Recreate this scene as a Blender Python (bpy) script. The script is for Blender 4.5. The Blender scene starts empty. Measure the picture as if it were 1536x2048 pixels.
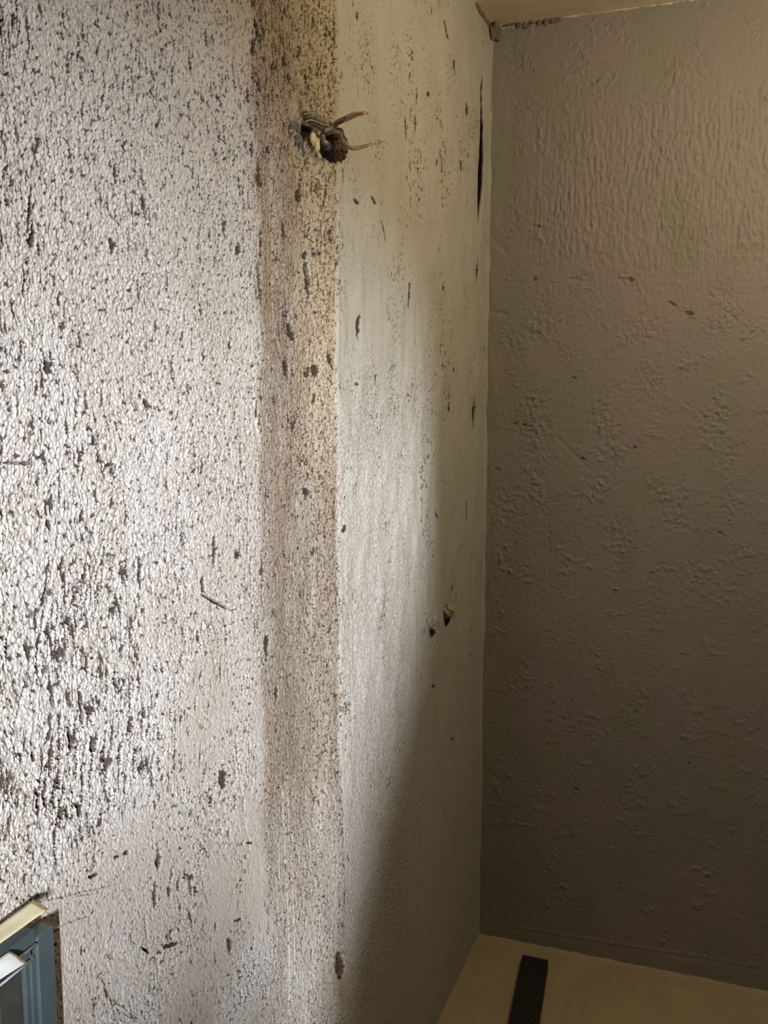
import bpy, bmesh, math, random
import numpy as np
from mathutils import Vector, Matrix

# ------------------------------------------------------------------ camera
SC = bpy.context.scene
COL = SC.collection
FPX = 1860.0
CAM = np.array([0.56, -2.28, 1.42])
YAW, PITCH = math.radians(20.0), math.radians(6.9)
FWD = np.array([-math.sin(YAW) * math.cos(PITCH), math.cos(YAW) * math.cos(PITCH), -math.sin(PITCH)])
RGT = np.array([math.cos(YAW), math.sin(YAW), 0.0])
UPV = np.cross(RGT, FWD)
cd = bpy.data.cameras.new('camera')
cd.sensor_fit = 'VERTICAL'; cd.sensor_height = 36.0; cd.sensor_width = 27.0
cd.lens = FPX / 2048 * 36.0
cd.clip_start = 0.01
cam = bpy.data.objects.new('camera', cd); COL.objects.link(cam)
m = Matrix(((RGT[0], UPV[0], -FWD[0], CAM[0]), (RGT[1], UPV[1], -FWD[1], CAM[1]),
            (RGT[2], UPV[2], -FWD[2], CAM[2]), (0, 0, 0, 1)))
cam.matrix_world = m
SC.camera = cam

SC.view_settings.view_transform = 'Standard'
SC.view_settings.look = 'None'
SC.view_settings.exposure = 0.0
SC.view_settings.gamma = 1.0
SC.view_settings.use_curve_mapping = False
SC.cycles.max_bounces = 6
SC.cycles.diffuse_bounces = 2
try:
    SC.cycles.use_denoising = True
    SC.cycles.denoiser = 'OPENIMAGEDENOISE'
except Exception:
    pass

# ------------------------------------------------------------------ light
W = bpy.data.worlds.new('daylight'); SC.world = W; W.use_nodes = True
W.node_tree.nodes['Background'].inputs[0].default_value = (0.75, 0.86, 1.0, 1)
W.node_tree.nodes['Background'].inputs[1].default_value = 0.12

ROOM_X = 1.0          # room width (wall_right plane)
ROOM_Y = -4.2         # wall_front plane
ROOM_Z = 2.3


def area(name, loc, target, sx, sy, power, color):
    d = bpy.data.lights.new(name, 'AREA'); d.shape = 'RECTANGLE'
    d.size = sx; d.size_y = sy; d.energy = power; d.color = color
    o = bpy.data.objects.new(name, d); COL.objects.link(o)
    o.location = loc
    v = Vector(target) - Vector(loc)
    o.rotation_euler = v.to_track_quat('-Z', 'Y').to_euler()
    return o


# cool daylight coming through the added opening in wall_right, skimming the left wall
LK = Vector((3.0, -6.5, 1.60))
area('window_daylight', LK, (0.0, -1.1, 1.1), 0.14, 1.0, 790, (0.89, 0.93, 1.0))
# warm ceiling light of the stairwell, above and behind the photographer
pl = bpy.data.lights.new('warm_bulb', 'POINT'); pl.shadow_soft_size = 0.05; pl.energy = 11.5; pl.color = (1.0, 0.85, 0.60)
po = bpy.data.objects.new('warm_bulb', pl); COL.objects.link(po); po.location = (0.92, -0.76, 2.05)


# ------------------------------------------------------------------ helpers
def ray(px, py):
    return FWD * FPX + RGT * (px - 768.0) + UPV * (1024.0 - py)


def on_x(px, py, x=0.0):
    r = ray(px, py); t = (x - CAM[0]) / r[0]
    return CAM + r * t


def on_y(px, py, y=0.0):
    r = ray(px, py); t = (y - CAM[1]) / r[1]
    return CAM + r * t


def on_z(px, py, z=0.0):
    r = ray(px, py); t = (z - CAM[2]) / r[2]
    return CAM + r * t


def project(P):
    d = np.asarray(P) - CAM
    f = d @ FWD
    return 768 + FPX * (d @ RGT) / f, 1024 - FPX * (d @ UPV) / f


def sstep(a, b, x):
    t = np.clip((x - a) / (b - a), 0, 1)
    return t * t * (3 - 2 * t)


def _hash(ix, iy, seed):
    h = (ix.astype(np.int64) * 374761393 + iy.astype(np.int64) * 668265263 + seed * 144665) & 0xFFFFFFFF
    h = ((h ^ (h >> 13)) * 1274126177) & 0xFFFFFFFF
    h = (h ^ (h >> 16)) & 0xFFFFFFFF
    return h


def gnoise(x, y, seed=0):
    """2-D gradient noise, about -1..1"""
    x0 = np.floor(x); y0 = np.floor(y)
    fx = x - x0; fy = y - y0
    u = fx * fx * fx * (fx * (fx * 6 - 15) + 10); v = fy * fy * fy * (fy * (fy * 6 - 15) + 10)
    out = 0
    for dx in (0, 1):
        for dy in (0, 1):
            a = _hash(x0 + dx, y0 + dy, seed) * (2 * math.pi / 4294967296.0)
            g = np.cos(a) * (fx - dx) + np.sin(a) * (fy - dy)
            w = (u if dx else 1 - u) * (v if dy else 1 - v)
            out = out + g * w
    return out * 1.5


def fbm(x, y, seed=0, n=3, gain=0.5):
    s = 0; a = 1.0; t = 0
    for i in range(n):
        s = s + a * gnoise(x * 2 ** i, y * 2 ** i, seed + 17 * i); t += a; a *= gain
    return s / t


def wall_rows(xw, yw, n, lo_pad=40, hi_pad=40):
    """z rows of a vertical wall line that the picture shows"""
    d0 = np.array([xw - CAM[0], yw - CAM[1], 0.0])
    a = d0 @ UPV; b = UPV[2]; c = d0 @ FWD; e = FWD[2]
    zs = []
    for py in (2048 + lo_pad, -hi_pad):
        k = (1024.0 - py) / FPX
        zs.append((k * c - a) / (b - k * e) + CAM[2])
    lo = min(max(zs[0], 0.0), 1.2); hi = min(max(zs[1], 1.5), ROOM_Z)
    lo = max(lo, 0.0)
    low = np.linspace(-0.03, lo, 9)[:-1]
    mid = np.linspace(lo, hi, n)
    top = np.linspace(hi, ROOM_Z + 0.03, 9)[1:]
    return np.concatenate([low, mid, top])


def grid_mesh(name, P, attrs=None, flip=False):
    """P: (nu, nv, 3) -> one smooth quad mesh"""
    nu, nv = P.shape[:2]
    idx = np.arange(nu * nv, dtype=np.int32).reshape(nu, nv)
    q = np.stack([idx[:-1, :-1], idx[1:, :-1], idx[1:, 1:], idx[:-1, 1:]], -1).reshape(-1, 4)
    if flip:
        q = q[:, ::-1]
    me = bpy.data.meshes.new(name)
    me.vertices.add(nu * nv)
    me.vertices.foreach_set('co', P.astype(np.float32).ravel())
    me.loops.add(q.size)
    me.loops.foreach_set('vertex_index', np.ascontiguousarray(q).ravel().astype(np.int32))
    me.polygons.add(len(q))
    me.polygons.foreach_set('loop_start', np.arange(0, q.size, 4, dtype=np.int32))
    me.polygons.foreach_set('loop_total', np.full(len(q), 4, dtype=np.int32))
    me.update(calc_edges=True)
    me.polygons.foreach_set('use_smooth', np.ones(len(q), dtype=bool))
    for k, v in (attrs or {}).items():
        a = me.attributes.new(k, 'FLOAT', 'POINT')
        a.data.foreach_set('value', np.clip(v, 0, 1).astype(np.float32).ravel())
    return me


def link(name, me, mat, parent=None):
    o = bpy.data.objects.new(name, me); COL.objects.link(o)
    if mat: me.materials.append(mat)
    if parent: o.parent = parent
    return o


def tag(o, label=None, cat=None, group=None, kind=None):
    if label: o['label'] = label
    if cat: o['category'] = cat
    if group: o['group'] = group
    if kind: o['kind'] = kind
    return o


def empty(name, loc):
    o = bpy.data.objects.new(name, None); COL.objects.link(o)
    o.location = loc; o.empty_display_size = 0.02
    return o


def bm_obj(name, bm, mat, parent=None, smooth=False, origin=None):
    me = bpy.data.meshes.new(name)
    bmesh.ops.recalc_face_normals(bm, faces=bm.faces)
    bm.to_mesh(me); bm.free()
    if smooth:
        for p in me.polygons: p.use_smooth = True
    o = link(name, me, mat)
    if parent:
        o.parent = parent
        me.transform(Matrix.Translation(-Vector(parent.location)))
    elif origin is not None:
        me.transform(Matrix.Translation(-Vector(origin))); o.location = origin
    return o


def bm_box(bm, lo, hi, bevel=0.0):
    lo, hi = Vector(lo), Vector(hi)
    r = bmesh.ops.create_cube(bm, size=1.0)
    vs = r['verts']
    for v in vs:
        v.co = Vector(((lo.x + hi.x) / 2 + v.co.x * (hi.x - lo.x), (lo.y + hi.y) / 2 + v.co.y * (hi.y - lo.y),
                       (lo.z + hi.z) / 2 + v.co.z * (hi.z - lo.z)))
    if bevel:
        es = {e for v in vs for e in v.link_edges}
        bmesh.ops.bevel(bm, geom=list(es), offset=bevel, segments=2, affect='EDGES', profile=0.5)


def tube(bm, pts, radii, n=10, seed=0, wob=0.0, cap=True):
    """tube through points with its own radius at each, smooth Catmull-Rom path"""
    rnd = random.Random(seed)
    P = [Vector(p) for p in pts]
    path, rr = [], []
    for i in range(len(P) - 1):
        p0 = P[max(i - 1, 0)]; p1 = P[i]; p2 = P[i + 1]; p3 = P[min(i + 2, len(P) - 1)]
        for s in range(8):
            t = s / 8
            path.append(0.5 * ((2 * p1) + (-p0 + p2) * t + (2 * p0 - 5 * p1 + 4 * p2 - p3) * t * t + (-p0 + 3 * p1 - 3 * p2 + p3) * t ** 3))
            rr.append(radii[i] * (1 - t) + radii[i + 1] * t)
    path.append(P[-1]); rr.append(radii[-1])
    up = Vector((0.3, 0.2, 1)).normalized(); rings = []
    for i, p in enumerate(path):
        d = (path[min(i + 1, len(path) - 1)] - path[max(i - 1, 0)]).normalized()
        a = d.cross(up)
        if a.length < 1e-4: a = d.cross(Vector((1, 0, 0)))
        a.normalize(); b = d.cross(a).normalized(); up = b.cross(d) if False else up
        ring = []
        for k in range(n):
            t = 2 * math.pi * k / n
            r = rr[i] * (1 + wob * (rnd.random() - .5))
            ring.append(bm.verts.new(p + a * math.cos(t) * r + b * math.sin(t) * r))
        rings.append(ring)
    for i in range(len(rings) - 1):
        for k in range(n):
            bm.faces.new((rings[i][k], rings[i][(k + 1) % n], rings[i + 1][(k + 1) % n], rings[i + 1][k]))
    if cap:
        bm.faces.new(rings[0][::-1]); bm.faces.new(rings[-1])


def lump(bm, c, s, seed=0, rough=0.25, sub=4, rot=None):
    r = bmesh.ops.create_icosphere(bm, subdivisions=sub, radius=1.0)
    rnd = random.Random(seed); off = Vector([rnd.uniform(-50, 50) for _ in range(3)])
    from mathutils import noise
    for v in r['verts']:
        n = noise.noise(v.co * 1.6 + off) + 0.5 * noise.noise(v.co * 4 + off) + 0.25 * noise.noise(v.co * 9 + off)
        co = v.co * (1 + rough * n)
        co = Vector((co.x * s[0], co.y * s[1], co.z * s[2]))
        if rot is not None: co = rot @ co
        v.co = co + Vector(c)


# ------------------------------------------------------------------ materials
def new_mat(name):
    mt = bpy.data.materials.new(name); mt.use_nodes = True
    nt = mt.node_tree
    return mt, nt, nt.nodes['Principled BSDF']


def N(nt, t, **kw):
    n = nt.nodes.new(t)
    for k, v in kw.items():
        setattr(n, k, v)
    return n


def attr(nt, name):
    n = N(nt, 'ShaderNodeAttribute'); n.attribute_name = name
    return n.outputs['Fac']


def noise_tex(nt, scale, detail=4, rough=0.6, stretch=(1, 1, 1), off=(0, 0, 0)):
    tc = N(nt, 'ShaderNodeTexCoord'); mp = N(nt, 'ShaderNodeMapping')
    mp.inputs['Scale'].default_value = stretch; mp.inputs['Location'].default_value = off
    nt.links.new(tc.outputs['Object'], mp.inputs['Vector'])
    n = N(nt, 'ShaderNodeTexNoise')
    n.inputs['Scale'].default_value = scale; n.inputs['Detail'].default_value = detail
    n.inputs['Roughness'].default_value = rough
    nt.links.new(mp.outputs[0], n.inputs['Vector'])
    return n.outputs['Fac']


def ramp(nt, fac, lo, hi):
    r = N(nt, 'ShaderNodeMapRange'); r.interpolation_type = 'SMOOTHSTEP'
    r.inputs['From Min'].default_value = lo; r.inputs['From Max'].default_value = hi
    nt.links.new(fac, r.inputs['Value'])
    return r.outputs['Result']


def mix(nt, fac, a, b, mode='MIX'):
    n = N(nt, 'ShaderNodeMix'); n.data_type = 'RGBA'; n.blend_type = mode
    for sock, v in ((n.inputs['Factor'], fac), (n.inputs['A'], a), (n.inputs['B'], b)):
        pass
    fs = n.inputs[0]; A = n.inputs[6]; B = n.inputs[7]
    if isinstance(fac, (int, float)): fs.default_value = fac
    else: nt.links.new(fac, fs)
    for s, v in ((A, a), (B, b)):
        if isinstance(v, tuple): s.default_value = (*v, 1) if len(v) == 3 else v
        else: nt.links.new(v, s)
    return n.outputs[2]


def bump(nt, bsdf, h, strength, dist):
    b = N(nt, 'ShaderNodeBump'); b.inputs['Strength'].default_value = strength; b.inputs['Distance'].default_value = dist
    nt.links.new(h, b.inputs['Height']); nt.links.new(b.outputs[0], bsdf.inputs['Normal'])


def simple(name, col, rough=0.7, metal=0.0, col2=None, scale=60, bmp=0.2, bdist=0.001, stretch=(1, 1, 1), spec=0.3):
    mt, nt, b = new_mat(name)
    f = noise_tex(nt, scale, 5, 0.6, stretch)
    c = mix(nt, ramp(nt, f, 0.35, 0.65), col, col2 or tuple(x * 0.75 for x in col))
    nt.links.new(c, b.inputs['Base Color'])
    b.inputs['Roughness'].default_value = rough; b.inputs['Metallic'].default_value = metal
    b.inputs['Specular IOR Level'].default_value = spec
    if bmp: bump(nt, b, f, bmp, bdist)
    return mt


# left wall: bare beige render, strip of browner filler, greenish cream paint to the right, dirt and painted shade in the pits
m_left, nt, b = new_mat('rough_beige_plaster')
base = mix(nt, ramp(nt, noise_tex(nt, 5, 4), 0.35, 0.65), (0.60, 0.57, 0.53), (0.55, 0.515, 0.465))
base = mix(nt, attr(nt, 'paint'), base, (0.54, 0.532, 0.455))
base = mix(nt, attr(nt, 'filler'), base, (0.40, 0.33, 0.255))
base = mix(nt, attr(nt, 'ochre'), base, (0.62, 0.52, 0.35))
fine = noise_tex(nt, 420, 3, 0.65, (1, 1, 0.6))
spk = ramp(nt, fine, 0.52, 0.60)
mm = N(nt, 'ShaderNodeMath', operation='MULTIPLY'); nt.links.new(spk, mm.inputs[0]); nt.links.new(attr(nt, 'grime'), mm.inputs[1])
base = mix(nt, mm.outputs[0], base, (0.17, 0.125, 0.085))
base = mix(nt, attr(nt, 'pit'), base, (0.050, 0.033, 0.021))
base = mix(nt, attr(nt, 'crack'), base, (0.004, 0.005, 0.008))  # near-black stands in for the shade inside the shallow crack
base = mix(nt, attr(nt, 'rust'), base, (0.20, 0.09, 0.025))
nt.links.new(base, b.inputs['Base Color'])
b.inputs['Roughness'].default_value = 0.85; b.inputs['Specular IOR Level'].default_value = 0.15
bump(nt, b, fine, 0.25, 0.0008)

# back wall: matt grey-brown paint with greener and pinker patches
m_back, nt, b = new_mat('painted_grey_brown_plaster')
c = mix(nt, ramp(nt, noise_tex(nt, 3.2, 3, 0.5), 0.38, 0.62), (0.33, 0.30, 0.265), (0.355, 0.305, 0.275))
c = mix(nt, attr(nt, 'green'), c, (0.322, 0.298, 0.245))
c = mix(nt, attr(nt, 'cream'), c, (0.78, 0.66, 0.50))
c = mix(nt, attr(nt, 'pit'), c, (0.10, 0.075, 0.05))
nt.links.new(c, b.inputs['Base Color'])
b.inputs['Roughness'].default_value = 0.62; b.inputs['Specular IOR Level'].default_value = 0.3
bump(nt, b, noise_tex(nt, 260, 3, 0.6), 0.12, 0.001)

m_ceil, nt, b = new_mat('cream_ceiling_paint')
c = mix(nt, ramp(nt, noise_tex(nt, 7, 4), 0.35, 0.65), (0.80, 0.68, 0.52), (0.74, 0.62, 0.47))
nt.links.new(c, b.inputs['Base Color']); b.inputs['Roughness'].default_value = 0.7
bump(nt, b, noise_tex(nt, 40, 4), 0.2, 0.003)

m_floor, nt, b = new_mat('khaki_painted_boards')
c = mix(nt, ramp(nt, noise_tex(nt, 9, 5, 0.65, (1, 0.5, 1)), 0.3, 0.7), (0.56, 0.47, 0.28), (0.50, 0.41, 0.25))
c = mix(nt, ramp(nt, noise_tex(nt, 60, 4, 0.7, (1, 0.25, 1)), 0.58, 0.75), c, (0.40, 0.32, 0.19))
nt.links.new(c, b.inputs['Base Color']); b.inputs['Roughness'].default_value = 0.6
bump(nt, b, noise_tex(nt, 90, 4, 0.6, (1, 0.35, 1)), 0.25, 0.0015)

m_plain = simple('plain_wall_plaster', (0.30, 0.26, 0.20), 0.85, bmp=0.15)
m_grey = simple('grey_metal', (0.115, 0.15, 0.16), 0.42, 0.3, (0.09, 0.12, 0.13), 30, 0.08, spec=0.5)
m_inner = simple('dark_grey_rebate', (0.065, 0.064, 0.055), 0.6, 0.0, scale=40)
m_brown = simple('brown_board', (0.11, 0.085, 0.042), 0.7, 0.0, scale=30)
m_glint = simple('rail_edge_highlight', (0.72, 0.77, 0.84), 0.35, 0.0, scale=50, bmp=0.05, spec=0.5)  # diffuse white paints the highlight along the metal edge
m_tape = simple('cream_masking_tape', (0.80, 0.74, 0.52), 0.65, 0.0, (0.76, 0.70, 0.48), 60, 0.15)
m_tapew = simple('white_masking_tape', (0.80, 0.83, 0.82), 0.6, 0.0, (0.75, 0.78, 0.77), 60, 0.15)
m_char = simple('black_rough_timber', (0.018, 0.016, 0.013), 0.55, 0.0, (0.034, 0.03, 0.024), 220, 0.8, 0.003, (1, 0.25, 1), 0.4)
m_sheath = simple('greybrown_cable_sheath', (0.34, 0.28, 0.20), 0.6, 0.0, (0.24, 0.19, 0.13), 150, 0.3)
m_red = simple('brown_red_insulation', (0.22, 0.09, 0.06), 0.5, 0.0, scale=150)
m_white = simple('white_plaster_crumbs', (0.75, 0.72, 0.66), 0.9, 0.0, (0.45, 0.40, 0.32), 300, 0.5, 0.002)
m_copper = simple('tarnished_copper', (0.42, 0.35, 0.27), 0.4, 0.7, (0.60, 0.55, 0.5), 300, 0.3)
m_sleeve = simple('crumpled_grey_sleeve', (0.32, 0.28, 0.21), 0.7, 0.0, (0.17, 0.14, 0.10), 160, 0.6, 0.002)
m_foam = simple('yellowed_filler_foam', (0.80, 0.72, 0.42), 0.8, 0.0, (0.70, 0.58, 0.30), 200, 0.5, 0.002)
m_earth = simple('brown_crumbly_mortar', (0.21, 0.14, 0.085), 0.95, 0.0, (0.09, 0.055, 0.03), 320, 0.9, 0.003)
m_lumpb = simple('dirty_grey_plaster', (0.27, 0.235, 0.18), 0.9, 0.0, (0.16, 0.13, 0.09), 120, 0.7, 0.003)
m_dark = simple('dark_crust_shade', (0.06, 0.035, 0.02), 0.8, 0.2, scale=300)
m_plaster_w = simple('pale_plaster_crust', (0.50, 0.44, 0.34), 0.9, 0.0, (0.38, 0.32, 0.23), 250, 0.6, 0.002)


# ================================================================== STRUCTURE
# ---- left wall -----------------------------------------------------------
def build_left():
    pxs = np.concatenate([np.arange(-70, 935, 1.25), np.arange(935, 973.0, 0.4)])
    ys = np.array([on_x(p, 800.0)[1] for p in pxs])
    ys = ys[ys < -0.0006]
    far = np.linspace(ROOM_Y - 0.03, ys[0], 40)[:-1]
    ys = np.concatenate([far, ys, [0.0, 0.02]])
    NR = 1500
    Z = np.stack([wall_rows(0.0, max(y, -1.75), NR) for y in ys])
    Y = np.repeat(ys[:, None], Z.shape[1], 1)
    PX, PY = project(np.stack([np.zeros_like(Y), np.maximum(Y, -1.9), Z], -1))   # where the wall's own features lie
    mmy, mmz = Y * 1000, Z * 1000
    h = np.zeros_like(Y); pit = np.zeros_like(Y); grime = np.zeros_like(Y)

    # warp so that nothing is ruled
    wy = mmy + 14 * fbm(mmy / 160, mmz / 260, 3) + 3 * fbm(mmy / 25, mmz / 40, 4)
    wz = mmz + 18 * fbm(mmy / 200, mmz / 200, 5)
    # zones across the wall (s runs towards the corner)
    yb0, yb1, yb2 = -1215.0, -1060.0, -922.0
    wy_b = wy + 22 * fbm(mmz / 90, mmy / 200, 7, 3)
    left = 1 - sstep(yb0 - 12, yb0 + 22, wy_b)
    right = sstep(yb2 - 7, yb2 + 7, mmy + 3.0 * fbm(mmy / 20, mmz / 60, 6))
    band = (1 - left) * (1 - right)
    up = sstep(620, 900, mmz)                      # band strong in the upper part, fading down
    upper = sstep(1250, 1500, mmz)

    # broad relief
    h += 2.6 * fbm(mmy / 420, mmz / 600, 11, 2) + (1.6 - 1.1 * sstep(-960, -880, mmy)) * fbm(mmy / 130, mmz / 200, 12, 2)
    # the strip is hollowed: it falls away after the left zone, and climbs again to a lip on the right
    prof = -sstep(yb0 - 10, yb1 + 40, wy_b) * (22 + 4 * fbm(mmy / 60, mmz / 120, 13)) \
           + sstep(yb1 + 35, yb2 + 4, wy) * 9 
    prof = prof + 13 * sstep(yb2 + 10, -480, mmy)
    h += prof * (0.25 + 0.75 * up)
    h += right * (2.5) * up
    # beyond: gently rounding into the corner
    h += -6.0 * sstep(-520, -80, mmy) * 0 + 4 * sstep(-40, 0, mmy) ** 2

    # patches of smoother trowelled plaster, low on the left
    smooth_n = fbm(mmy / 150, mmz / 170, 21, 3)
    low = 1 - sstep(1080, 1330, mmz + 120 * fbm(mmy / 180, mmz / 100, 22))
    sm = sstep(-0.30, 0.34, smooth_n + 0.22 * low - 0.14 - 0.35 * sstep(260, 60, PX) * sstep(1750, 1500, PY)) * low
    nearlow = sstep(0, 1, (430 - PX) / 300) * low
    torn_low0 = sstep(-1400, -1500, mmy) * sstep(0.93, 1.02, mmz / 1000)
    sm = sm * (1 - 0.75 * band)
    sm = sm * (1 - 0.85 * torn_low0)
    R = 1.0 - 0.48 * sm       # roughness amount
    grain_right = sstep(1620, 1350, mmz) if False else 1 - sstep(1330, 1600, mmz + 60 * fbm(mmy / 80, mmz / 120, 23))
    mid_r = sstep(-560, -640, mmy) if False else 1 - sstep(-640, -480, mmy)
    Rr = 0.16 + 0.75 * grain_right * mid_r * (sstep(150, 500, mmz))
    R = R * (1 - right) + Rr * right

    # grain, slightly stretched upright
    wn = 1 - sstep(-1350, -950, mmy)
    g1 = gnoise(wy / 3.3, wz / 4.0, 31) * wn + gnoise(wy / 5.0, wz / 5.0, 34) * (1 - wn)
    g2 = gnoise(wy / 1.9, wz / 2.2, 32) * wn + gnoise(wy / 3.0, wz / 2.8, 35) * (1 - wn)
    g3 = gnoise(wy / 9.0, wz / 17.0, 33)
    fade = sstep(-1500, -1100, mmy) * 0 + 1
    h += R * (1.05 * g1 + 0.75 * g2 * fade + 0.6 * g3)
    # streaks: torn, dragged render
    slant = np.where(PX < 420, (1 - sstep(900, 1150, mmz)) * 0.32, 0)
    sy = wy + slant * (mmz - 900)
    st = fbm(sy / 6.5, wz / 30.0, 41, 4, 0.68)
    stm = sstep(-0.18, 0.30, fbm(mmy / 90, mmz / 200, 42, 3)) * 0.85 + 0.15
    torn_low = sstep(-1430, -1500, mmy + 40 * fbm(mmz / 80, mmy / 80, 52)) * sstep(0.98, 1.05, mmz / 1000) * (1 - sstep(1.20, 1.30, mmz / 1000))
    torn_edge = sstep(-1560, -1620, mmy) * sstep(950, 1050, mmz)
    chew = 0.11 * torn_low + 0.05 * torn_edge + 0.06 * band * sstep(1650, 1800, mmz) + 0.05 * band * sstep(1150, 1300, mmz)
    st = st + chew
    p_st = sstep(0.21, 0.37, st) * stm
    # small round pits
    pp = fbm(wy / 4.6, wz / 6.5, 43, 2, 0.5)
    ppm = sstep(-0.3, 0.4, fbm(mmy / 70, mmz / 110, 44, 2))
    p_pp = sstep(0.27, 0.42, pp) * (0.35 + 0.65 * ppm)
    # bigger bites
    pb = fbm(wy / 10.0, wz / 30.0, 45, 4, 0.72) + chew
    p_pb = sstep(0.30, 0.42, pb) * stm
    amt = R * (1 - 0.45 * sm) * (1 - right) + right * (0.18 + 0.5 * sstep(0.0, 0.5, fbm(mmy / 110, mmz / 190, 46, 2)) ) * 0.8
    amt = amt * (1 - 0.9 * sstep(-330, -120, mmy) * (1 - upper)) * (1 - 0.75 * right * (1 - sstep(500, 800, mmz)))
    amt = amt * (1 + 0.35 * band * up)
    psp = sstep(0.30, 0.42, fbm(wy / 4.2, wz / 6.0, 49, 3, 0.6)) * sstep(-0.1, 0.3, fbm(mmy / 45, mmz / 60, 50, 2)) * sm * (1 - right)
    p_fine_r = sstep(0.30, 0.45, fbm(wy / 5.0, wz / 9.0, 47, 2)) * sstep(0.0, 0.35, fbm(mmy / 90, mmz / 150, 48, 2)) * right
    depth = 1.6 * psp + (3.0 * p_st + 2.0 * p_pp + 3.6 * p_pb) * amt
    h -= depth + 0.9 * p_fine_r
    pit = np.maximum(pit, sstep(0.2, 0.85, depth) * 0.94)
    pit = np.maximum(pit, 0.55 * p_fine_r)

    # thin raised and cut lines of the old chase
    def vline(px, py0, py1, w, amp):
        nonlocal h
        ya = on_x(px, (py0 + py1) / 2)[1] * 1000
        za = on_x(px, py0)[2] * 1000; zb = on_x(px, py1)[2] * 1000
        m_ = sstep(zb - 20, zb + 20, mmz) * (1 - sstep(za - 20, za + 20, mmz))
        h += amp * np.exp(-((mmy + 1.5 * fbm(mmz / 200, mmz * 0, 51) - ya) / w) ** 2) * m_
    vline(555, 215, 640, 1.3, 2.6)
    vline(690, 330, 700, 1.6, 2.0)
    vline(580, 1500, 2048, 1.6, 1.6)
    vline(590, 1450, 1990, 1.3, -1.2)
    vline(712, 1240, 1500, 1.2, -0.8)

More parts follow.
